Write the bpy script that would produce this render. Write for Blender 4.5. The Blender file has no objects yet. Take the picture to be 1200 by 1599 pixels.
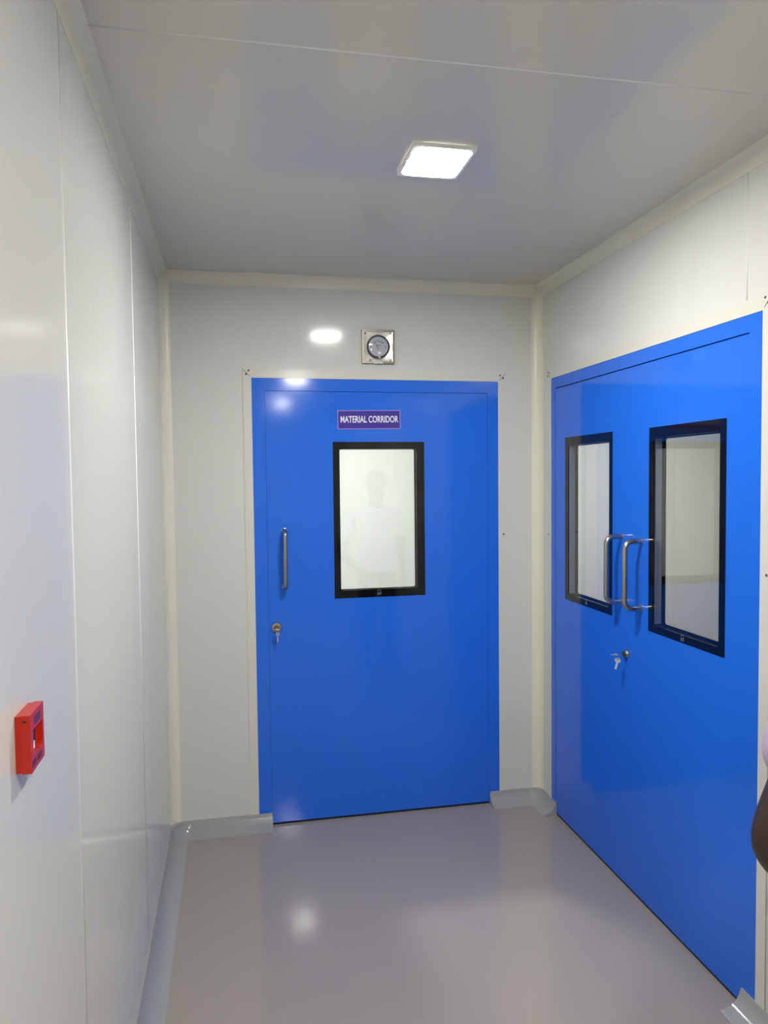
import bpy, bmesh, math, random
from mathutils import Vector, Matrix
random.seed(3)
SC = bpy.context.scene
COL = SC.collection
PI = math.pi

# ------------------------------------------------------------------ camera, exposure, world
W, H = 1.834, 2.604            # corridor width, ceiling height (back wall at y = 0, camera looks along +y)
YB = -7.2                      # corridor end behind the camera
cam_d = bpy.data.cameras.new('camera')
cam = bpy.data.objects.new('camera', cam_d); COL.objects.link(cam)
R_ = Vector((0.98018676, -0.19778401, -0.01074269)); U_ = Vector((0.01919473, 0.04086625, 0.99898024)); F_ = Vector((0.1971433, 0.9793934, -0.04385297))
m = Matrix((R_, U_, -F_)).transposed().to_4x4(); m.translation = Vector((0.31444, -3.54235, 1.65136))
cam.matrix_world = m
cam_d.sensor_fit = 'VERTICAL'; cam_d.sensor_height = 24.0; cam_d.lens = 1163.35 / 1599 * 24.0
cam_d.clip_start = 0.02
SC.camera = cam
SC.view_settings.view_transform = 'Standard'; SC.view_settings.look = 'None'
SC.view_settings.gamma = 1; SC.view_settings.use_curve_mapping = False
SC.view_settings.exposure = 0.8
world = bpy.data.worlds.new('world'); SC.world = world; world.use_nodes = True
world.node_tree.nodes['Background'].inputs[0].default_value = (.8, .85, .9, 1)
world.node_tree.nodes['Background'].inputs[1].default_value = 0.02
LAMP = 152.0                    # radiance of the ceiling lamp diffusers
LAMP_BEYOND = 420.0

# ------------------------------------------------------------------ materials
def lin(c):
    return tuple((x / 12.92 if x <= .04045 else ((x + .055) / 1.055) ** 2.4) for x in [v / 255 for v in c])

def mat(name, rgb, rough=.5, metal=0., spec=.5, ior=1.5, coat=0., noise=0., nscale=8., bump=0., bscale=200., aniso=None, srgb=True):
    mt = bpy.data.materials.new(name); mt.use_nodes = True
    nt = mt.node_tree; b = nt.nodes['Principled BSDF']
    col = lin(rgb) if srgb else rgb
    b.inputs['Base Color'].default_value = (*col, 1)
    b.inputs['Roughness'].default_value = rough; b.inputs['Metallic'].default_value = metal
    b.inputs['IOR'].default_value = ior
    b.inputs['Specular IOR Level'].default_value = spec
    b.inputs['Coat Weight'].default_value = coat; b.inputs['Coat Roughness'].default_value = .03
    tc = nt.nodes.new('ShaderNodeTexCoord')
    if noise:
        n = nt.nodes.new('ShaderNodeTexNoise'); n.inputs['Scale'].default_value = nscale; n.inputs['Detail'].default_value = 3
        nt.links.new(tc.outputs['Object'], n.inputs['Vector'])
        mr = nt.nodes.new('ShaderNodeMapRange'); mr.inputs['To Min'].default_value = 1 - noise; mr.inputs['To Max'].default_value = 1 + noise
        nt.links.new(n.outputs['Fac'], mr.inputs['Value'])
        mx = nt.nodes.new('ShaderNodeVectorMath'); mx.operation = 'SCALE'
        mx.inputs[0].default_value = col
        nt.links.new(mr.outputs['Result'], mx.inputs['Scale'])
        nt.links.new(mx.outputs['Vector'], b.inputs['Base Color'])
    if bump:
        n2 = nt.nodes.new('ShaderNodeTexNoise'); n2.inputs['Scale'].default_value = bscale; n2.inputs['Detail'].default_value = 2
        nt.links.new(tc.outputs['Object'], n2.inputs['Vector'])
        bp = nt.nodes.new('ShaderNodeBump'); bp.inputs['Strength'].default_value = bump; bp.inputs['Distance'].default_value = .01
        nt.links.new(n2.outputs['Fac'], bp.inputs['Height']); nt.links.new(bp.outputs['Normal'], b.inputs['Normal'])
    return mt

def emis(name, rgb, strength):
    mt = bpy.data.materials.new(name); mt.use_nodes = True; nt = mt.node_tree
    nt.nodes.clear(); o = nt.nodes.new('ShaderNodeOutputMaterial'); e = nt.nodes.new('ShaderNodeEmission')
    e.inputs[0].default_value = (*rgb, 1); e.inputs[1].default_value = strength
    nt.links.new(e.outputs[0], o.inputs[0]); return mt

def glassmat(name):
    mt = bpy.data.materials.new(name); mt.use_nodes = True; nt = mt.node_tree; nt.nodes.clear()
    o = nt.nodes.new('ShaderNodeOutputMaterial'); mx = nt.nodes.new('ShaderNodeMixShader')
    t = nt.nodes.new('ShaderNodeBsdfTransparent'); t.inputs[0].default_value = (.97, .985, .975, 1)
    g = nt.nodes.new('ShaderNodeBsdfGlossy'); g.inputs['Roughness'].default_value = 0.0
    f = nt.nodes.new('ShaderNodeFresnel'); f.inputs[0].default_value = 1.5
    # same reflectance from either side of the pane
    geo = nt.nodes.new('ShaderNodeNewGeometry')
    mm = nt.nodes.new('ShaderNodeMath'); mm.operation = 'MULTIPLY_ADD'; mm.inputs[1].default_value = 1/1.5 - 1.5; mm.inputs[2].default_value = 1.5
    nt.links.new(geo.outputs['Backfacing'], mm.inputs[0])
    # Fresnel node inverts the ior on back faces by itself; feed the inverse so that both sides agree
    nt.links.new(mm.outputs[0], f.inputs[0])
    nt.links.new(f.outputs[0], mx.inputs[0]); nt.links.new(t.outputs[0], mx.inputs[1]); nt.links.new(g.outputs[0], mx.inputs[2])
    nt.links.new(mx.outputs[0], o.inputs[0]); return mt

M = {}
M['wall'] = mat('wall_panel_paint', (213, 213, 206), rough=.11, spec=.19, noise=.008, nscale=1.5, bump=.006, bscale=3)
M['ceiling'] = mat('ceiling_panel_paint', (211, 208, 197), rough=.10, spec=.23, noise=.01, nscale=1.5, bump=.006, bscale=3)
M['cove'] = mat('cream_cove', (226, 224, 205), rough=.3, spec=.4)
M['joint'] = mat('joint_sealant', (232, 232, 226), rough=.25, spec=.5)
M['trim'] = mat('cream_trim', (215, 214, 202), rough=.15, spec=.35)
M['floor'] = mat('epoxy_floor', (153, 144, 139), rough=.075, spec=.55, noise=.02, nscale=2.5, bump=.01, bscale=2.5)
M['coving'] = mat('grey_epoxy_cove', (154, 154, 155), rough=.12, spec=.5, bump=.03, bscale=9)
M['blue'] = mat('blue_door_paint', (.018, .155, .76), rough=.10, spec=.42, srgb=False, bump=.004, bscale=4)
M['gap'] = mat('dark_gap', (14, 20, 40), rough=.7)
M['black'] = mat('black_glass_border', (9, 10, 14), rough=.08, spec=.5)
M['reveal'] = mat('window_spacer', (14, 15, 19), rough=.95, spec=0)
M['strip'] = mat('spacer_side_reflection', (108, 118, 150), rough=.35)  # reflected light on the dark spacer sides, put into the colour
M['glass'] = glassmat('clear_glass')
M['steel'] = mat('brushed_steel', (178, 174, 168), rough=.22, metal=1., bump=.02, bscale=400)
M['key'] = mat('nickel_key', (214, 216, 224), rough=.3, metal=.6)
M['mirror'] = mat('polished_steel', (232, 228, 220), rough=.22, metal=.55, bump=.03, bscale=25)
M['darksteel'] = mat('dull_steel', (120, 116, 106), rough=.35, metal=1.)
M['brass'] = mat('worn_brass', (150, 125, 95), rough=.3, metal=1.)
M['red'] = mat('red_plastic', (188, 32, 8), rough=.3, spec=.5)
M['redlabel'] = mat('dark_violet_print', (92, 30, 62), rough=.35)
M['darkbrown'] = mat('dark_recess', (54, 18, 10), rough=.5)
M['white'] = mat('white_plastic', (238, 238, 234), rough=.35)
M['bezel'] = mat('black_bezel', (38, 36, 42), rough=.25)
M['dial'] = mat('gauge_dial', (176, 176, 188), rough=.3)
M['ink'] = mat('grey_ink', (96, 94, 106), rough=.5)
M['mark'] = mat('maker_mark_ink', (112, 116, 120), rough=.5)
M['purple'] = mat('violet_sign', (66, 48, 150), rough=.18)
M['lilac'] = mat('lilac_sign_edge', (168, 150, 222), rough=.25)
M['lettering'] = mat('sign_lettering', (240, 238, 248), rough=.3)
M['screw'] = mat('screw_head', (96, 95, 88), rough=.35, metal=.8)
M['tape'] = mat('clear_tape', (196, 202, 192), rough=.2)
M['diffuser'] = emis('lamp_diffuser', (1.0, .985, .945), LAMP)
M['diffuser_beyond'] = emis('lamp_diffuser_beyond', (1.0, .985, .97), LAMP_BEYOND)
M['skin'] = mat('brown_skin', (60, 40, 26), rough=.45, noise=.06, nscale=30)
M['shirt'] = mat('lilac_shirt', (196, 178, 206), rough=.8, noise=.03, nscale=40, bump=.1, bscale=60)
M['trousers'] = mat('dark_trousers', (38, 40, 50), rough=.85, bump=.1, bscale=60)
M['shoe'] = mat('black_shoe', (22, 20, 20), rough=.35)
M['hair'] = mat('black_hair', (14, 12, 11), rough=.6, bump=.6, bscale=120)
M['eye'] = mat('eye_white', (225, 222, 215), rough=.2)

# ------------------------------------------------------------------ mesh helpers
def obj(name, bm, material, parent=None, smooth=False):
    me = bpy.data.meshes.new(name)
    bmesh.ops.recalc_face_normals(bm, faces=bm.faces[:])
    bm.to_mesh(me); bm.free()
    me.materials.append(material)
    if smooth:
        for p in me.polygons: p.use_smooth = True
    o = bpy.data.objects.new(name, me); COL.objects.link(o)
    if parent: o.parent = parent
    return o

def autosmooth(o, ang=40):
    me = o.data
    for p in me.polygons: p.use_smooth = True
    bm = bmesh.new(); bm.from_mesh(me)
    for e in bm.edges:
        if len(e.link_faces) == 2 and e.calc_face_angle(0) > math.radians(ang): e.smooth = False
    bm.to_mesh(me); bm.free()
    return o

def box(bm, x0, x1, y0, y1, z0, z1, bev=0):
    vs = [bm.verts.new((x, y, z)) for x in (x0, x1) for y in (y0, y1) for z in (z0, z1)]
    f = [(0, 1, 3, 2), (4, 6, 7, 5), (0, 4, 5, 1), (2, 3, 7, 6), (0, 2, 6, 4), (1, 5, 7, 3)]
    fs = [bm.faces.new([vs[i] for i in q]) for q in f]
    if bev:
        es = list({e for q in fs for e in q.edges})
        bmesh.ops.bevel(bm, geom=es, offset=bev, segments=2, affect='EDGES', profile=.6)
    return bm

def bx(*a, bev=0): return box(bmesh.new(), *a, bev=bev)

def tube(bm, pts, r, n=16, cap=True):
    pts = [Vector(p) for p in pts]; rings = []
    rr = r if isinstance(r, (list, tuple)) else [r] * len(pts)
    up = None
    for i, p in enumerate(pts):
        if i == 0: d = pts[1] - p
        elif i == len(pts) - 1: d = p - pts[i - 1]
        else: d = (pts[i + 1] - p).normalized() + (p - pts[i - 1]).normalized()
        d.normalize()
        if up is None:
            up = Vector((0, 0, 1)) if abs(d.z) < .9 else Vector((1, 0, 0))
            up = (up - d * up.dot(d)).normalized()
        else: up = (up - d * up.dot(d)).normalized()
        s = d.cross(up)
        rings.append([bm.verts.new(p + (up * math.cos(2 * PI * k / n) + s * math.sin(2 * PI * k / n)) * rr[i]) for k in range(n)])
    for a, b in zip(rings, rings[1:]):
        for k in range(n): bm.faces.new((a[k], a[(k + 1) % n], b[(k + 1) % n], b[k]))
    if cap: bm.faces.new(rings[0]); bm.faces.new(rings[-1][::-1])
    return bm

def ring_frame(bm, u0, u1, v0, v1, iu0, iu1, iv0, iv1, d0, d1, place, r=0.0, seg=4):
    """flat frame between an outer rectangle and an inner (rounded) one, thickness d0..d1; place(u, v, d) -> xyz"""
    def rect(a0, a1, b0, b1, rad):
        out = []
        for (cx, cy, a) in ((a1 - rad, b1 - rad, 0), (a0 + rad, b1 - rad, 90), (a0 + rad, b0 + rad, 180), (a1 - rad, b0 + rad, 270)):
            for k in range(seg + 1):
                t = math.radians(a + 90 * k / seg); out.append((cx + rad * math.cos(t), cy + rad * math.sin(t)))
        return out
    O = rect(u0, u1, v0, v1, 0.0005); I = rect(iu0, iu1, iv0, iv1, max(r, .0005)); n = len(O)
    L = {}
    for tag_, loop in (('o', O), ('i', I)):
        for d in (0, 1): L[tag_, d] = [bm.verts.new(place(u, v, (d0, d1)[d])) for u, v in loop]
    for k in range(n):
        j = (k + 1) % n
        bm.faces.new((L['o', 0][k], L['o', 0][j], L['i', 0][j], L['i', 0][k]))
        bm.faces.new((L['o', 1][k], L['i', 1][k], L['i', 1][j], L['o', 1][j]))
        bm.faces.new((L['o', 0][k], L['o', 1][k], L['o', 1][j], L['o', 0][j]))
        bm.faces.new((L['i', 0][k], L['i', 0][j], L['i', 1][j], L['i', 1][k]))
    return bm

def lathe(bm, prof, origin, axis, n=40, closed=False):
    """prof: list of (r, t) along axis"""
    axis = Vector(axis).normalized(); a = Vector((0, 0, 1)) if abs(axis.z) < .9 else Vector((1, 0, 0))
    a = (a - axis * a.dot(axis)).normalized(); b = axis.cross(a); o = Vector(origin); rings = []
    for r, t in prof:
        if r < 1e-6: rings.append([bm.verts.new(o + axis * t)])
        else: rings.append([bm.verts.new(o + axis * t + (a * math.cos(2 * PI * k / n) + b * math.sin(2 * PI * k / n)) * r) for k in range(n)])
    for A, B in zip(rings, rings[1:]):
        for k in range(n):
            j = (k + 1) % n
            if len(A) == 1 and len(B) == 1: continue
            if len(A) == 1: bm.faces.new((A[0], B[j], B[k]))
            elif len(B) == 1: bm.faces.new((A[k], A[j], B[0]))
            else: bm.faces.new((A[k], A[j], B[j], B[k]))
    return bm

def tag(o, label=None, cat=None, group=None, kind=None):
    if label: o['label'] = label
    if cat: o['category'] = cat
    if group: o['group'] = group
    if kind: o['kind'] = kind
    return o

def empty(name, loc=(0, 0, 0), rot=None):
    o = bpy.data.objects.new(name, None); COL.objects.link(o); o.location = loc; o.empty_display_size = .05
    if rot: o.rotation_euler = rot
    return o

def struct(name, bm, m, label=None, smooth=False):
    o = obj(name, bm, m, None, smooth); tag(o, label, None, None, 'structure'); return o

def wall_with_hole(bm, place, u0, u1, v0, v1, hu0, hu1, hv1, t):
    """panel wall with one door opening reaching the floor, built from three blocks; place maps (u, v, depth)"""
    def blk(a0, a1, b0, b1):
        c = [bm.verts.new(place(u, v, d)) for u in (a0, a1) for v in (b0, b1) for d in (0, t)]
        for q in [(0, 1, 3, 2), (4, 6, 7, 5), (0, 4, 5, 1), (2, 3, 7, 6), (0, 2, 6, 4), (1, 5, 7, 3)]: bm.faces.new([c[i] for i in q])
    blk(u0, hu0, v0, v1); blk(hu1, u1, v0, v1); blk(hu0, hu1, hv1, v1)
    return bm

# ------------------------------------------------------------------ the setting
T = .06    # wall panel thickness
BP = lambda u, v, d: (u, d, v)            # back wall plane: u = x, v = z, depth +y
RP = lambda u, v, d: (W + d, u, v)        # right wall plane: u = y, v = z, depth +x
D1 = dict(x0=.404, x1=1.612, top=2.13)    # back door frame
D2 = dict(y0=-1.618, y1=-.141, top=2.13)  # right double door frame

struct('floor', bx(-.06, 6.2, YB, 2.52, -.06, 0), M['floor'], 'glossy grey epoxy floor')
struct('ceiling', bx(-.06, 6.2, YB, 2.52, H, H + .06), M['ceiling'], 'grey glossy panel ceiling')
struct('wall_left', bx(-T, 0, YB, 0, 0, H), M['wall'], 'off-white panel wall on the left')
struct('wall_back', wall_with_hole(bmesh.new(), BP, -T, W + T, 0, H, D1['x0'], D1['x1'], D1['top'], T), M['wall'], 'off-white panel wall holding the single blue door')
struct('wall_right', wall_with_hole(bmesh.new(), RP, YB, 0, 0, H, D2['y0'], D2['y1'], D2['top'], T), M['wall'], 'off-white panel wall holding the blue double door')
struct('wall_rear', bx(-T, 6.2, YB - T, YB, 0, H), M['wall'], 'off-white panel wall behind the viewer')
# space beyond the back door
struct('wall_beyond_left', bx(-.86, -.8, T, 2.52, 0, H), M['wall'])
struct('floor_beyond', bx(-.86, -.06, 0, 2.52, -.06, 0), M['floor'])
struct('ceiling_beyond', bx(-.86, -.06, 0, 2.52, H, H + .06), M['ceiling'])
struct('wall_beyond_left_return', bx(-.8, -T, 0, T, 0, H), M['wall'])
struct('wall_beyond_back', bx(-.86, 6.2, 2.46, 2.52, 0, H), M['wall'])
struct('wall_beyond_middle', bx(W + T, W + 2 * T, T, 2.46, 0, H), M['wall'])
struct('wall_beyond_right', bx(6.14, 6.2, YB, 2.46, 0, H), M['wall'])

def bead_v(x, y, z0, z1, nx, ny, w=.003, h=.0016):
    """half-round sealant bead running up a wall; (nx, ny) wall normal"""
    bm = bmesh.new(); n = Vector((nx, ny, 0)); s = Vector((-ny, nx, 0)); rings = []
    for z in (z0, z1):
        rings.append([bm.verts.new(Vector((x, y, z)) + s * math.cos(a) * w + n * (math.sin(a) * h - .0004)) for a in [PI * k / 6 for k in range(7)]])
    A, B = rings
    for k in range(6): bm.faces.new((A[k], A[k + 1], B[k + 1], B[k]))
    bm.faces.new(A); bm.faces.new(B[::-1])
    return bm
ti = 1
def trim_name():
    global ti; n = 'trim_%d' % ti; ti += 1; return n
for y in (-.96, -1.98, -3.0, -4.02, -5.04, -6.06):
    struct(trim_name(), bead_v(0, y, .055, H - .05, 1, 0, .0045, .0022), M['joint'], None, True)
struct(trim_name(), bead_v(W, -1.545, 2.176, H - .05, -1, 0), M['joint'], None, True)
for y in (-2.9, -3.92, -4.94, -5.96): struct(trim_name(), bead_v(W, y, .06, H - .05, -1, 0), M['joint'], None, True)
def bead_ceiling(y):
    bm = bmesh.new(); rings = []
    for x in (.02, W - .02):
        rings.append([bm.verts.new((x, y + math.cos(a) * .0035, H + .0004 - math.sin(a) * .002)) for a in [PI * k / 6 for k in range(7)]])
    A, B = rings
    for k in range(6): bm.faces.new((A[k], A[k + 1], B[k + 1], B[k]))
    bm.faces.new(A); bm.faces.new(B[::-1]); return bm
for y in (-1.858, -3.04, -4.22, -5.4): struct(trim_name(), bead_ceiling(y), M['joint'], None, True)

# ceiling and corner coves: concave profile between the two surfaces
def concave(a, b, n=8):
    """points (p along surface 1, q along surface 2) of a concave quarter from (a,0) to (0,b), corner first"""
    pts = [(0, 0), (a, 0), (a, .0010)]
    for k in range(n + 1):
        t = PI / 2 * k / n
        pts.append((.0010 + (a - .0010) * (1 - math.sin(t)), .0010 + (b - .0010) * (1 - math.cos(t))))
    pts += [(.0010, b), (0, b)]
    out = []
    for p in pts:
        if not out or (abs(out[-1][0] - p[0]) + abs(out[-1][1] - p[1])) > 1e-6: out.append(p)
    return out
def prism(bm, rings, close=True):
    L = [[bm.verts.new(p) for p in r] for r in rings]; n = len(L[0])
    for A, B in zip(L, L[1:]):
        for k in range(n): bm.faces.new((A[k], A[(k + 1) % n], B[(k + 1) % n], B[k]))
    bm.faces.new(L[0]); bm.faces.new(L[-1][::-1])
    return bm
CT, TW, CV = .036, .052, .045
pc = concave(CT, TW)
def cove_y(side):
    f = (lambda p, q, y: (p, y, H - q)) if side < 0 else (lambda p, q, y: (W - p, y, H - q))
    return prism(bmesh.new(), [[f(p, q, YB) for p, q in pc], [f(p, q, -p) for p, q in pc]])
autosmooth(struct(trim_name(), cove_y(-1), M['cove'], 'cream cove along the top of the left wall'))
autosmooth(struct(trim_name(), cove_y(1), M['cove'], 'cream cove along the top of the right wall'))
autosmooth(struct(trim_name(), prism(bmesh.new(), [[(p, -p, H - q) for p, q in pc], [(W - p, -p, H - q) for p, q in pc]]), M['cove'], 'cream cove along the top of the back wall'))
pv = concave(CV, CV)
autosmooth(struct(trim_name(), prism(bmesh.new(), [[(p, -q, z) for p, q in pv] for z in (.02, H - .02)]), M['cove'], 'cream cove up the left corner'))
autosmooth(struct(trim_name(), prism(bmesh.new(), [[(W - p, -q, z) for p, q in pv] for z in (.02, H - .02)]), M['cove'], 'cream cove up the right corner'))

# floor coving swept along the wall line with rounded inner corners
CF = [(0, .062), (.005, .0615), (.008, .052), (.013, .039), (.022, .025), (.034, .0145), (.050, .007), (.066, .003), (.078, .0012), (.078, 0), (0, 0)]
def sweep_coving(samples):
    """samples: (wall point xy, inward unit normal xy, back point xy)"""
    bm = bmesh.new(); rings = []
    for (wp, nn, bk) in samples:
        r = []
        for i, (d, z) in enumerate(CF):
            base = bk if i in (0, len(CF) - 1) else wp
            dd = 0 if i in (0, len(CF) - 1) else d
            r.append((base[0] + nn[0] * dd, base[1] + nn[1] * dd, z))
        rings.append(r)
    return prism(bm, rings)
def corner_arc(cx, cy, rad, a0, a1, corner, n=8):
    out = []
    for k in range(n + 1):
        a = math.radians(a0 + (a1 - a0) * k / n); ox, oy = math.cos(a), math.sin(a)
        out.append(((cx + rad * ox, cy + rad * oy), (-ox, -oy), corner if 0 < k < n else (cx + rad * ox, cy + rad * oy)))
    return out
rad = .088
left = [((0, YB), (1, 0), (0, YB))] + corner_arc(rad, -rad, rad, 180, 90, (0, 0)) + [((.467, 0), (0, -1), (.467, 0))]
autosmooth(struct('baseboard_left', sweep_coving(left), M['coving'], 'grey epoxy floor coving along the left wall, turning to the door'))
right = [((1.560, 0), (0, -1), (1.560, 0))] + corner_arc(W - rad, -rad, rad, 90, 0, (W, 0)) + [((W, -.197), (-1, 0), (W, -.197))]
autosmooth(struct('baseboard_right', sweep_coving(right), M['coving'], 'short grey epoxy floor coving in the right corner between the doors'))
autosmooth(struct('baseboard_front', sweep_coving([((W, -1.556), (-1, 0), (W, -1.556)), ((W, YB), (-1, 0), (W, YB))]), M['coving'], 'grey epoxy floor coving on the near side of the double door'))

# ------------------------------------------------------------------ doors
def door_frame(root, P, u0, u1, top, fw, fwt, gl=.001, gr=.001, gt=.002):
    """blue steel frame (two jambs and a head) and the cover trim round it with screws"""
    bm = bmesh.new()
    def blk(a0, a1, b0, b1, d0, d1):
        c = [bm.verts.new(P(u, v, d)) for u in (a0, a1) for v in (b0, b1) for d in (d0, d1)]
        for q in [(0, 1, 3, 2), (4, 6, 7, 5), (0, 4, 5, 1), (2, 3, 7, 6), (0, 2, 6, 4), (1, 5, 7, 3)]: bm.faces.new([c[i] for i in q])
    blk(u0, u0 + fw[0] - gl, 0, top, -.001, T); blk(u1 - fw[1] + gr, u1, 0, top, -.001, T); blk(u0 + fw[0] - gl, u1 - fw[1] + gr, top - fwt + gt, top, -.001, T)
    # rebate stops behind the leaf edge, dark in the gap
    f = obj('door_frame', bm, M['blue'], root)
    bm2 = bmesh.new()
    def blk2(a0, a1, b0, b1, d0, d1):
        c = [bm2.verts.new(P(u, v, d)) for u in (a0, a1) for v in (b0, b1) for d in (d0, d1)]
        for q in [(0, 1, 3, 2), (4, 6, 7, 5), (0, 4, 5, 1), (2, 3, 7, 6), (0, 2, 6, 4), (1, 5, 7, 3)]: bm2.faces.new([c[i] for i in q])
    blk2(u0 + fw[0] - .004, u0 + fw[0] + .006, .006, top - fwt, .047, .056); blk2(u1 - fw[1] - .006, u1 - fw[1] + .004, .006, top - fwt, .047, .056)
    blk2(u0 + fw[0], u1 - fw[1], top - fwt - .006, top - fwt + .004, .047, .056)
    obj('rubber_seal', bm2, M['gap'], f)
    return f

def cover_trim(root, P, u0, u1, top, w, screws):
    bm = bmesh.new(); d0, d1 = -.0035, .0
    pts = [(u0, .06), (u0 - w, .06), (u0 - w, top + w), (u0, top), (u1, top), (u1 + w, top + w), (u1 + w, .06), (u1, .06)]
    def quad(ix, inset=.0):
        a = [bm.verts.new(P(*pts[i], d0)) for i in ix]; b = [bm.verts.new(P(*pts[i], d1)) for i in ix]
        bm.faces.new(a); bm.faces.new(b[::-1])
        for k in range(4): bm.faces.new((a[k], a[(k + 1) % 4], b[(k + 1) % 4], b[k]))
    quad((0, 1, 2, 3)); quad((3, 2, 5, 4)); quad((4, 5, 6, 7))
    t = obj('cover_trim', bm, M['trim'], root)
    # mitre cuts at the two corners
    for (a, b) in ((pts[2], pts[3]), (pts[5], pts[4])):
        tube_bm = tube(bmesh.new(), [P(a[0], a[1], d0), P(a[0] * .15 + b[0] * .85, a[1] * .15 + b[1] * .85, d0)], .0011, 6)
        obj('mitre_seam', tube_bm, M['screw'], t)
    nrm = Vector(P(0, 0, -1)) - Vector(P(0, 0, 0))
    for (u, v) in screws:
        s = lathe(bmesh.new(), [(0.0001, 0), (.0046, 0), (.0046, .0008), (.003, .002), (0, .0022)], P(u, v, d0), nrm, 14)
        obj('screw', s, M['screw'], t, True)
    return t

def door_leaf(root, P, u0, u1, v0, v1, wins):
    """flush steel leaf, thickness .044, with a hole for the window"""
    bm = bmesh.new(); (a0, a1, b0, b1) = wins
    # panel with rounded-rect hole
    ring_frame(bm, u0, u1, v0, v1, a0, a1, b0, b1, 0, .044, P, r=.012)
    bmesh.ops.remove_doubles(bm, verts=bm.verts, dist=1e-5)
    return obj('door_leaf', bm, M['blue'], root)

def vision(leaf, P, o, i, mark_u, bk=.0):
    """double glazed flush window: outer pane with black border at the front, the same at the back"""
    (u0, u1, v0, v1), (a0, a1, b0, b1) = o, i
    obj('spacer', ring_frame(bmesh.new(), u0 + .012, u1 - .012, v0 + .012, v1 - .012, a0 - .004, a1 + .004, b0 - .004, b1 + .004, .0035, .0405, P, r=.01), M['reveal'], leaf)
    obj('window_border', ring_frame(bmesh.new(), u0, u1, v0, v1, a0, a1, b0, b1, -.0012, .003, P, r=.008), M['black'], leaf)
    obj('window_border', ring_frame(bmesh.new(), u0, u1, v0, v1, a0 + bk, a1 - bk, b0 + bk * .3, b1 - bk * .3, .041, .0452, P, r=.008), M['black'], leaf)
    for d in (.0006, .0424):
        bm = bmesh.new(); c = [bm.verts.new(P(u, v, dd)) for u in (a0 - .001, a1 + .001) for v in (b0 - .001, b1 + .001) for dd in (d, d + .001)]
        for q in [(0, 1, 3, 2), (4, 6, 7, 5), (0, 4, 5, 1), (2, 3, 7, 6), (0, 2, 6, 4), (1, 5, 7, 3)]: bm.faces.new([c[k] for k in q])
        obj('glass_pane', bm, M['glass'], leaf)
    # small grey maker mark printed on the lower border: an arch over a solid foot and a line below
    bm = bmesh.new(); vc = (v0 + b0) / 2 + .003; d = -.0016
    arch = [P(mark_u + .0065 * math.cos(t), vc + .004 + .0085 * math.sin(t), d) for t in [PI * k / 8 for k in range(9)]]
    arch = [P(mark_u + .0065, vc - .003, d)] + arch + [P(mark_u - .0065, vc - .003, d)]
    tube(bm, arch, .0008, 5)
    def pl(p0, p1, q0, q1):
        c = [bm.verts.new(P(u, v, dd)) for u in (p0, p1) for v in (q0, q1) for dd in (d, d + .0006)]
        for q in [(0, 1, 3, 2), (4, 6, 7, 5), (0, 4, 5, 1), (2, 3, 7, 6), (0, 2, 6, 4), (1, 5, 7, 3)]: bm.faces.new([c[k] for k in q])
    pl(mark_u - .009, mark_u + .009, vc - .005, vc - .001); pl(mark_u - .010, mark_u + .010, vc - .0105, vc - .008)
    obj('maker_mark', bm, M['mark'], leaf)

def side_reflections(leaf, P, i):  # added grey-blue strips that paint the reflection on the black spacer's sides
    a0, a1, b0, b1 = i
    for (u, du) in ((a0 - .0045, .003), (a1 + .0015, .003)):
        bm = bmesh.new(); c = [bm.verts.new(P(uu, v, dd)) for uu in (u, u + du) for v in (b0 + .002, b1 - .002) for dd in (.006, .034)]
        for q in [(0, 1, 3, 2), (4, 6, 7, 5), (0, 4, 5, 1), (2, 3, 7, 6), (0, 2, 6, 4), (1, 5, 7, 3)]: bm.faces.new([c[k] for k in q])
        obj('reflection_strip', bm, M['strip'], leaf)

def pull_handle(leaf, P, u, z0, z1, proj, r=.0105):
    pts = [P(u, z0, -.0005)]; R = .030
    for k in range(9):
        t = PI / 2 * k / 8; pts.append(P(u, z0 + R * (1 - math.cos(t)), -(proj - R) - R * math.sin(t)))
    for k in range(9):
        t = PI / 2 * k / 8; pts.append(P(u, z1 - R * (1 - math.sin(t)), -(proj - R) - R * math.cos(t)))
    pts.append(P(u, z1, -.0005))
    bm = tube(bmesh.new(), pts, r, 20)
    nrm = Vector(P(0, 0, -1)) - Vector(P(0, 0, 0))
    for z in (z0, z1): lathe(bm, [(.0135, 0), (.0135, .003), (.0112, .0045), (.0105, .0045)], P(u, z, 0), nrm, 20)
    return autosmooth(obj('pull_handle', bm, M['steel'], leaf), 50)

def lock(leaf, P, u, z, R=.026):
    nrm = Vector(P(0, 0, -1)) - Vector(P(0, 0, 0))
    o = obj('lock_escutcheon', lathe(bmesh.new(), [(R, 0), (R, .003), (R - .003, .007), (.013, .0085), (.0125, .0085)], P(u, z, 0), nrm, 32), M['steel'], leaf); autosmooth(o, 40)
    o = obj('lock_cylinder', lathe(bmesh.new(), [(.0125, 0), (.0125, .014), (.011, .0155), (0, .0155)], P(u, z, 0), nrm, 28), M['brass'], leaf); autosmooth(o, 40)

def leaf_bottom_gap(root, P, u0, u1):
    bm = bmesh.new(); c = [bm.verts.new(P(u, v, d)) for u in (u0, u1) for v in (.001, .0105) for d in (.004, .04)]
    for q in [(0, 1, 3, 2), (4, 6, 7, 5), (0, 4, 5, 1), (2, 3, 7, 6), (0, 2, 6, 4), (1, 5, 7, 3)]: bm.faces.new([c[k] for k in q])
    return obj('drop_seal', bm, M['gap'], root)

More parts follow.
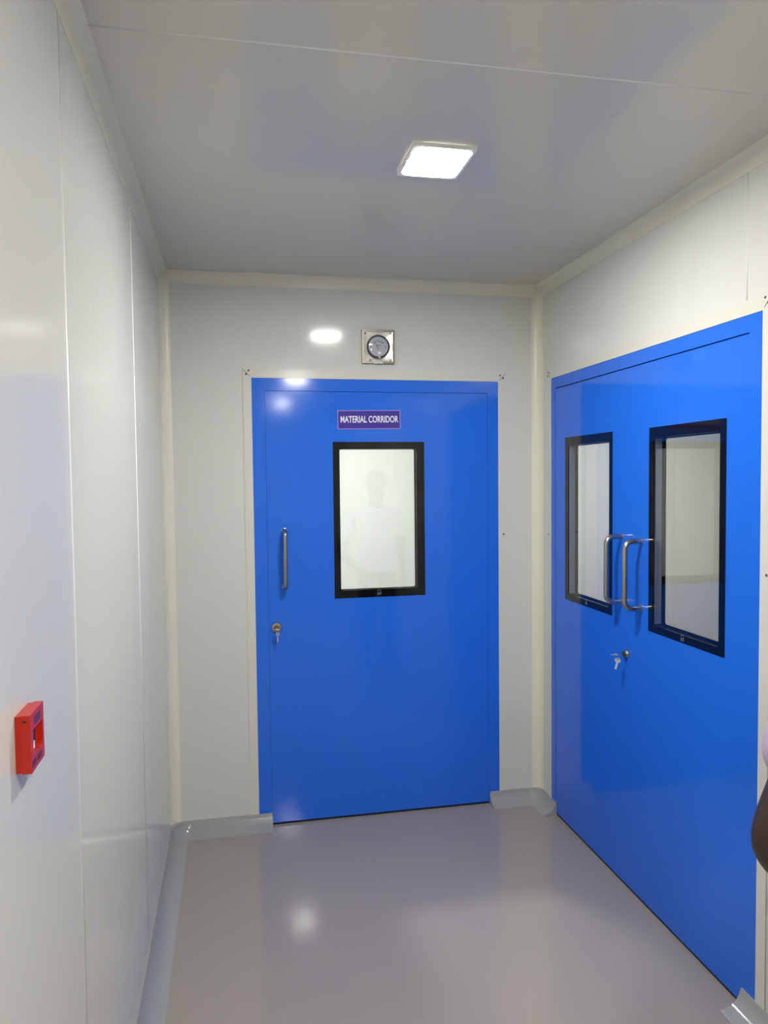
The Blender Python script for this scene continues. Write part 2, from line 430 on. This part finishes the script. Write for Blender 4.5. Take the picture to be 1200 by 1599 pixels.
door1 = empty('door_1', ((D1['x0'] + D1['x1']) / 2, 0, 0)); tag(door1, 'single blue steel door with the violet sign on it', 'door', None, 'structure')
off1 = door1.location.copy()
BP1 = lambda u, v, d: (u - off1.x, d, v)
door_frame(door1, BP1, D1['x0'], D1['x1'], D1['top'], (.062, .056), .060)
cover_trim(door1, BP1, D1['x0'], D1['x1'], D1['top'], .040, [(.392, 2.163), (.380, 2.146), (1.622, 2.160), (1.638, 2.147), (1.638, 1.37)])
win1_o = (.781, 1.231, 1.080, 1.832); win1_i = (.813, 1.190, 1.118, 1.797)
leaf1 = door_leaf(door1, BP1, .466, 1.556, .012, 2.070, (.793, 1.219, 1.092, 1.820))
vision(leaf1, BP1, win1_o, win1_i, 1.0)
pull_handle(leaf1, BP1, .545, 1.147, 1.414, .062)
lock(leaf1, BP1, .501, .954)
leaf_bottom_gap(leaf1, BP1, .466, 1.556)

door2 = empty('door_2', (W, (D2['y0'] + D2['y1']) / 2, 0)); tag(door2, 'blue steel double door with two tall windows in the right wall', 'door', None, 'structure')
off2 = door2.location.copy()
RP2 = lambda u, v, d: (d, u - off2.y, v)
door_frame(door2, RP2, D2['y0'], D2['y1'], D2['top'], (.060, .050), .056, .0002, .005, .0045)
cover_trim(door2, RP2, D2['y0'], D2['y1'], D2['top'], .040, [(-.107, 2.146), (-.122, 2.162), (-1.642, 2.148), (-1.628, 2.165), (-.112, 1.372), (-1.646, 1.36)])
MY = -.876
wA_o = (-.739, -.296, 1.080, 1.836); wA_i = (-.712, -.328, 1.110, 1.798)
wB_o = (-1.457, -1.013, 1.072, 1.832); wB_i = (-1.426, -1.044, 1.100, 1.792)
leafA = door_leaf(door2, RP2, MY + .0003, -.191, .012, 2.074, (wA_o[0] + .012, wA_o[1] - .012, 1.092, 1.824))
leafB = door_leaf(door2, RP2, -1.558, MY - .0003, .012, 2.074, (wB_o[0] + .012, wB_o[1] - .012, 1.084, 1.820))
vision(leafA, RP2, wA_o, wA_i, -.51, .008)
vision(leafB, RP2, wB_o, wB_i, -1.23, .008)
side_reflections(leafA, RP2, wA_i); side_reflections(leafB, RP2, wB_i)
pull_handle(leafA, RP2, -.812, 1.150, 1.413, .066)
pull_handle(leafB, RP2, -.962, 1.148, 1.405, .070)
lock(leafA, RP2, -.856, .948, .0165)
leaf_bottom_gap(leafA, RP2, MY + .0003, -.191); leaf_bottom_gap(leafB, RP2, -1.558, MY - .0003)

# ------------------------------------------------------------------ ceiling lamps
def lamp(x, y, label, em='diffuser', size=.215, grp=None, wx=.188):
    t = empty('ceiling_lamp', (x, y, H)); tag(t, label, 'ceiling lamp', grp)
    h = size / 2; w = wx / 2; e_ = .009
    ring = ring_frame(bmesh.new(), -w, w, -h, h, -w + e_, w - e_, -h + e_, h - e_, 0, 1, lambda u, v, d: (u, v, (-.001, -.012)[int(d)]), r=.022, seg=6)
    obj('lamp_frame', ring, M['white'], t)
    bm = bmesh.new(); a_, b_ = w - e_, h - e_; rr = .0225; top = []; low = []
    for (cx, cy, an) in ((a_ - rr, b_ - rr, 0), (-a_ + rr, b_ - rr, 90), (-a_ + rr, -b_ + rr, 180), (a_ - rr, -b_ + rr, 270)):
        for k in range(7):
            th = math.radians(an + 15 * k); c_ = (cx + rr * math.cos(th), cy + rr * math.sin(th))
            top.append(bm.verts.new((*c_, -.006))); low.append(bm.verts.new((*c_, -.0125)))
    n_ = len(top); bm.faces.new(top); bm.faces.new(low[::-1])
    for k in range(n_): bm.faces.new((top[k], top[(k + 1) % n_], low[(k + 1) % n_], low[k]))
    obj('diffuser', bm, M[em], t)
    return t
lamp(.925, -1.352, 'square white ceiling lamp shining above the single blue door')
lamp(.90, -3.49, 'square white ceiling lamp above the viewer, second from the blue door', grp='corridor lamps behind the view')
lamp(.90, -5.64, 'square white ceiling lamp farthest behind the viewer', grp='corridor lamps behind the view')
lamp(.7, 1.1, 'square ceiling lamp in the space beyond the single door', 'diffuser_beyond')
lamp(3.0, .9, 'square ceiling lamp in the room beyond the double door', 'diffuser_beyond')

# ------------------------------------------------------------------ door sign
sg = empty('door_sign', (.959, -.001, 1.9385)); tag(sg, 'violet rectangular sign with white lettering stuck on the blue door above its window', 'sign')
sg.rotation_euler = (0, math.radians(-.6), 0)
obj('sign_plate', bx(-.150, .150, -.0020, 0, -.0415, .0415), M['purple'], sg)
obj('sign_border', ring_frame(bmesh.new(), -.1535, .1535, -.045, .045, -.1505, .1505, -.042, .042, -.0022, 0, lambda u, v, d: (u, d, v)), M['lilac'], sg)
def text_mesh(txt, size, width, mt, parent, name, loc, rot, bold=.0):
    cu = bpy.data.curves.new(name, 'FONT'); cu.body = txt; cu.size = size; cu.align_x = 'CENTER'; cu.align_y = 'CENTER'
    cu.offset = bold; cu.extrude = .0004; cu.resolution_u = 4
    o = bpy.data.objects.new(name, cu); COL.objects.link(o)
    bpy.context.view_layer.update()
    dg = bpy.context.evaluated_depsgraph_get()
    me = bpy.data.meshes.new_from_object(o.evaluated_get(dg)); bpy.data.objects.remove(o)
    xs = [v.co.x for v in me.vertices]; ys = [v.co.y for v in me.vertices]
    s = width / (max(xs) - min(xs)); cx = (max(xs) + min(xs)) / 2; cy = (max(ys) + min(ys)) / 2
    for v in me.vertices: v.co.x = (v.co.x - cx) * s; v.co.y = v.co.y - cy
    me.materials.clear(); me.materials.append(mt)
    n = bpy.data.objects.new(name, me); COL.objects.link(n); n.parent = parent; n.location = loc; n.rotation_euler = rot
    return n
text_mesh('MATERIAL CORRIDOR', .044, .282, M['lettering'], sg, 'lettering', (.002, -.0026, 0.002), (PI / 2, 0, 0), bold=.0007)

# ------------------------------------------------------------------ pressure gauge above the door
g = empty('pressure_gauge', (1.006, 0, 2.286)); tag(g, 'round dial pressure gauge in a square polished steel plate above the single door', 'gauge')
GP = lambda u, v, d: (u, -d, v)
h = .080
bm = ring_frame(bmesh.new(), -h, h, -h, h, -h + .010, h - .010, -h + .010, h - .010, 0, .016, GP, r=.002)
obj('rim', bm, M['darksteel'], g)
# dished bright plate inside the rim: four panels falling towards the dial
bm = bmesh.new(); a = h - .010; n = 48
outer = []; inner = []
for k in range(n):
    t = 2 * PI * k / n + PI / 4; c, s = math.cos(t), math.sin(t); mx_ = max(abs(c), abs(s))
    outer.append(bm.verts.new(GP(a * c / mx_, a * s / mx_, .010))); inner.append(bm.verts.new(GP(.055 * c, .055 * s, .006)))
for k in range(n): bm.faces.new((outer[k], outer[(k + 1) % n], inner[(k + 1) % n], inner[k]))
obj('steel_plate', bm, M['mirror'], g)
bz = lathe(bmesh.new(), [(.0565, .003), (.0565, .014), (.054, .018), (.049, .018), (.0475, .016), (.0475, .012)], (0, 0, 0), (0, -1, 0), 56)
autosmooth(obj('bezel', bz, M['bezel'], g), 35)
dial = obj('dial_face', lathe(bmesh.new(), [(.0475, .012), (.0475, .0135), (0, .0135)], (0, 0, 0), (0, -1, 0), 48), M['dial'], g)
bm = bmesh.new()
for k in range(21):
    t = math.radians(140 - 100 * k / 20); r0 = .030; r1 = .035 if k % 5 else .038
    tube(bm, [GP(r0 * math.cos(t), r0 * math.sin(t) - .006, .0138), GP(r1 * math.cos(t), r1 * math.sin(t) - .006, .0138)], .0006, 4)
tube(bm, [GP(.0295 * math.cos(math.radians(t)), .0295 * math.sin(math.radians(t)) - .006, .0138) for t in range(40, 141, 10)], .0005, 4)
for (x0, x1, z) in ((-.014, .014, .0075), (-.012, .010, .0045), (-.009, .009, .001)): box(bm, x0, x1, -.0141, -.0136, z, z + .0013)
obj('scale_print', bm, M['ink'], dial)
obj('pointer', tube(bmesh.new(), [GP(0, -.014, .0148), GP(-.018, .020, .0148)], [.0011, .0005], 6), M['bezel'], dial)
for u in (-.038, .036): obj('dial_screw', lathe(bmesh.new(), [(.0028, .0135), (.0028, .015), (0, .0155)], (u, 0, -.002), (0, -1, 0), 12), M['ink'], dial, True)
bm = bx(-.002, .014, -.0150, -.0136, -.036, -.024); obj('white_sticker', bm, M['white'], dial)
obj('zero_cap', lathe(bmesh.new(), [(.005, .014), (.005, .0202), (.0035, .0215), (0, .0215)], (.004, 0, -.052), (0, -1, 0), 20), M['tape'], g)
bm = lathe(bmesh.new(), [(.0480, .0160), (.040, .0172), (.02, .0182), (0, .0186)], (0, 0, 0), (0, -1, 0), 48)
obj('gauge_glass', bm, M['glass'], g, True)
for (u, v) in ((-.040, -.064), (.062, -.062), (.062, .062), (-.062, .062)):
    obj('plate_screw', lathe(bmesh.new(), [(.004, .008), (.004, .0135), (.0025, .0150), (0, .0152)], (u, 0, v), (0, -1, 0), 12), M['screw'], g, True)
obj('tape_tab', bx(-.026, .022, -.0172, -.0160, -.082, -.066), M['tape'], g)

# ------------------------------------------------------------------ fire alarm call point on the left wall
c = empty('fire_call_point', (0, -2.370, 1.2755)); tag(c, 'square red fire alarm call point box mounted low on the left wall', 'fire alarm')
CP = lambda u, v, d: (d, u, v)
obj('back_box', bx(0, .009, -.0365, .0365, -.0415, .0415, bev=.001), M['red'], c)
bm = ring_frame(bmesh.new(), -.0375, .0375, -.0425, .0425, -.024, .029, -.018, .017, .0085, .0215, CP, r=.002)
body = obj('front_cover', bm, M['red'], c)
obj('recess_back', bx(.0088, .0150, -.026, .030, -.020, .018), M['red'], c)
obj('break_glass', bx(.0148, .0156, -.023, .012, -.0175, .016), M['darkbrown'], c)
obj('white_tab', bx(.0155, .0170, -.012, .002, -.0165, -.006), M['white'], c)
obj('label_print', bx(.0214, .0218, -.016, .018, .022, .035), M['redlabel'], body)
for (u0, u1) in ((-.032, -.012), (-.004, .020)): obj('label_print', bx(.0214, .0218, u0, u1, -.036, -.026), M['redlabel'], body)
obj('release_slot', bx(.0105, .0165, -.0378, -.0366, .0325, .0350), M['darkbrown'], body)

# ------------------------------------------------------------------ keys
def key_mesh(L=.030, bowr=.011):
    """flat key hanging down from its bow hole at the origin, in the local xz plane"""
    bm = bmesh.new()
    ring = []
    for dd in (-.001, .001):
        ring.append(([bm.verts.new((bowr * math.cos(2 * PI * k / 20), dd, -.006 + bowr * .85 * math.sin(2 * PI * k / 20))) for k in range(20)],
                     [bm.verts.new((.0035 * math.cos(2 * PI * k / 20), dd, .0 + .0025 * math.sin(2 * PI * k / 20) - .001)) for k in range(20)]))
    for k in range(20):
        j = (k + 1) % 20
        bm.faces.new((ring[0][0][k], ring[0][0][j], ring[0][1][j], ring[0][1][k])); bm.faces.new((ring[1][0][k], ring[1][1][k], ring[1][1][j], ring[1][0][j]))
        bm.faces.new((ring[0][0][k], ring[1][0][k], ring[1][0][j], ring[0][0][j])); bm.faces.new((ring[0][1][k], ring[0][1][j], ring[1][1][j], ring[1][1][k]))
    box(bm, -.0035, .0035, -.0009, .0009, -.014 - L, -.013)
    for k in range(4): box(bm, .003, .0052, -.0008, .0008, -.020 - k * L * .2, -.018 - k * L * .2)
    return bm
def key_bunch(loc, rz, label, swing, hx):
    t = empty('key_bunch', loc, (0, 0, rz)); tag(t, label, 'keys')
    k1 = obj('lock_key', key_mesh(.014), M['key'], t); k1.rotation_euler = (PI / 2 + .0, PI / 2, 0); k1.rotation_euler = (-PI / 2, 0, 0); k1.location = (0, -.040, 0)
    rg = obj('split_ring', tube(bmesh.new(), [(hx + .0, -.040 + .009 * math.cos(2 * PI * q / 24), -.008 + .009 * math.sin(2 * PI * q / 24)) for q in range(25)], .0009, 6, False), M['steel'], t, True)
    k2 = obj('hanging_key', key_mesh(.030, .012), M['key'], t); k2.location = (hx, -.038, -.018); k2.rotation_euler = (0, swing, PI / 2 * .45)
    return t
key_bunch((.501, 0, .954), 0, 'steel key with a spare hanging from it in the lock of the single door', 0, .002)
key_bunch((W, -.856, .948), -PI / 2, 'steel keys hanging from the lock of the double door', math.radians(14), .0)

# ------------------------------------------------------------------ person standing just outside the right edge, elbow in view
def skin(name, verts, edges, radii, mt, parent=None, sub=2, root=0):
    me = bpy.data.meshes.new(name); me.from_pydata([Vector(v) for v in verts], edges, []); me.update()
    o = bpy.data.objects.new(name, me); COL.objects.link(o)
    s = o.modifiers.new('skin', 'SKIN'); s.use_smooth_shade = True; s.branch_smoothing = .4
    for i, r in enumerate(radii):
        sv = me.skin_vertices[0].data[i]; sv.radius = r if isinstance(r, (tuple, list)) else (r, r); sv.use_root = (i == root)
    u = o.modifiers.new('sub', 'SUBSURF'); u.levels = sub; u.render_levels = sub
    bpy.context.view_layer.update()
    dg = bpy.context.evaluated_depsgraph_get(); nm = bpy.data.meshes.new_from_object(o.evaluated_get(dg))
    bpy.data.objects.remove(o)
    nm.materials.clear(); nm.materials.append(mt)
    for p in nm.polygons: p.use_smooth = True
    n = bpy.data.objects.new(name, nm); COL.objects.link(n); n.parent = parent
    return n
PX, PY = 1.475, -2.53
per = empty('person', (PX, PY, 0)); tag(per, 'person in a lilac short-sleeved shirt at the right edge, bent brown elbow showing', 'person')
V = []; E = []; Rr = []
def v(p, r, link=None):
    V.append(p); Rr.append(r)
    if link is not None: E.append((link, len(V) - 1))
    return len(V) - 1
pel = v((0, 0, .94), (.135, .095)); wst = v((0, .0, 1.12), (.12, .085), pel); ch = v((0, .0, 1.30), (.14, .095), wst); nb = v((0, -.01, 1.42), (.068, .060), ch)
nk = v((0, -.006, 1.475), .054, nb); hd0 = v((0, .010, 1.545), (.070, .078), nk); hd1 = v((0, .006, 1.615), (.092, .108), hd0); hd2 = v((0, .0, 1.685), (.088, .108), hd1)
EL = Vector((1.159 - PX, -2.515 - PY, 1.044))
def arm(s, sh, el, wr, fin_dir, palm_n):
    a = v(sh, .052, ch); b = v((Vector(sh) * .55 + Vector(el) * .45), .044, a); c_ = v(el, .052, b)
    d = v(Vector(el) * .6 + Vector(wr) * .4, .038, c_); w_ = v(wr, (.026, .022), d)
    f = Vector(fin_dir).normalized(); n = Vector(palm_n).normalized(); sd = f.cross(n)
    pm = v(Vector(wr) + f * .055, (.036, .016), w_)
    lens = (.066, .076, .070, .054)
    for i, L in enumerate(lens):
        o = (i - 1.5) * .019
        k0 = v(Vector(wr) + f * .088 + sd * o, .0098, pm)
        k1 = v(Vector(wr) + f * (.088 + L * .5) + sd * o * 1.05 + n * .008, .009, k0)
        v(Vector(wr) + f * (.088 + L * .95) + sd * o * 1.05 + n * .026, .0078, k1)
    t0 = v(Vector(wr) + f * .030 - sd * .034 + n * .006, .0115, w_); t1 = v(Vector(wr) + f * .062 - sd * .050 + n * .014, .0100, t0); v(Vector(wr) + f * .088 - sd * .052 + n * .022, .0085, t1)
SHL = (-.195, 0, 1.385); WRL = (-.165, .075, .925)
arm(-1, SHL, tuple(EL), WRL, (.45, .45, -.77), (.85, -.2, .35))
arm(1, (.175, 0, 1.385), (.215, -.03, 1.09), (.225, .03, .86), (0, .1, -1), (-1, 0, 0))
for s in (-1, 1):
    hp = v((s * .088, 0, .88), .078, pel); kn = v((s * .095, .01, .50), .052, hp); cf = v((s * .095, -.01, .34), .050, kn); an = v((s * .095, -.02, .085), .034, cf)
    ft = v((s * .098, .06, .035), (.036, .028), an); v((s * .10, .14, .028), (.036, .020), ft)
body = skin('body', V, E, Rr, M['skin'], per, 2, pel)
# facial features, hair
def blob(name, parent, loc, sc, mt, seg=24):
    bm = bmesh.new(); bmesh.ops.create_uvsphere(bm, u_segments=seg, v_segments=seg // 2, radius=1)
    for q in bm.verts: q.co = Vector((q.co.x * sc[0] + loc[0], q.co.y * sc[1] + loc[1], q.co.z * sc[2] + loc[2]))
    return obj(name, bm, mt, parent, True)
bm = bmesh.new(); bmesh.ops.create_uvsphere(bm, u_segments=32, v_segments=24, radius=1)
for q in bm.verts:
    x, y, z = q.co; q.co = Vector((x * .086, y * .106 - .004, z * .104 + 1.632))
bmesh.ops.delete(bm, geom=[q for q in bm.verts if (q.co.y > .030 and q.co.z < 1.676) or (q.co.y > -.03 and q.co.z < 1.625) or q.co.z < 1.565], context='VERTS')
bmesh.ops.solidify(bm, geom=bm.faces[:], thickness=.006)
obj('hair', bm, M['hair'], per, True)
blob('nose', per, (0, .104, 1.606), (.014, .016, .020), M['skin'])
blob('mouth', per, (0, .090, 1.573), (.022, .007, .006), M['darkbrown'])
for s in (-1, 1):
    blob('ear', per, (s * .079, -.002, 1.615), (.010, .018, .030), M['skin'])
    e = blob('eye', per, (s * .030, .093, 1.634), (.013, .008, .006), M['eye']); blob('iris', e, (s * .030, .0995, 1.634), (.0055, .0035, .0055), M['hair'], 12)
    blob('eyebrow', per, (s * .030, .096, 1.652), (.018, .006, .0035), M['hair'])
# shirt with short sleeves
V, E, Rr = [], [], []
a0 = v((0, 0, .86), (.215, .165)); a1 = v((0, 0, .98), (.205, .155), a0); a1 = v((0, 0, 1.12), (.178, .135), a1); a2 = v((0, 0, 1.30), (.185, .138), a1); a3 = v((0, -.008, 1.405), (.125, .100), a2)
s0 = v(SHL, .066, a2); el = Vector(EL); sh = Vector(SHL); s1 = v(sh.lerp(el, .40), .074, s0); v(sh.lerp(el, .73), .086, s1)
s0 = v((.175, 0, 1.385), .066, a2); s1 = v((.195, -.015, 1.24), .058, s0); v((.205, -.022, 1.16), .054, s1)
skin('shirt', V, E, Rr, M['shirt'], per, 2, a0)
V, E, Rr = [], [], []
p0 = v((0, 0, .93), (.150, .112)); E.append((0, 1)); V.append((0, 0, 1.03)); Rr.append((.140, .105))
for s in (-1, 1):
    q = v((s * .090, 0, .86), .093, p0); q = v((s * .096, .01, .50), .068, q); q = v((s * .096, -.01, .30), .062, q); v((s * .096, -.015, .09), .060, q)
skin('trousers', V, E, Rr, M['trousers'], per, 2, p0)
for s in (-1, 1):
    V, E, Rr = [], [], []
    q0 = v((s * .098, -.045, .045), (.040, .040)); q1 = v((s * .098, .04, .045), (.043, .040), q0); q2 = v((s * .10, .12, .036), (.045, .030), q1); v((s * .10, .175, .030), (.034, .024), q2)
    skin('shoe', V, E, Rr, M['shoe'], per, 2, 0)
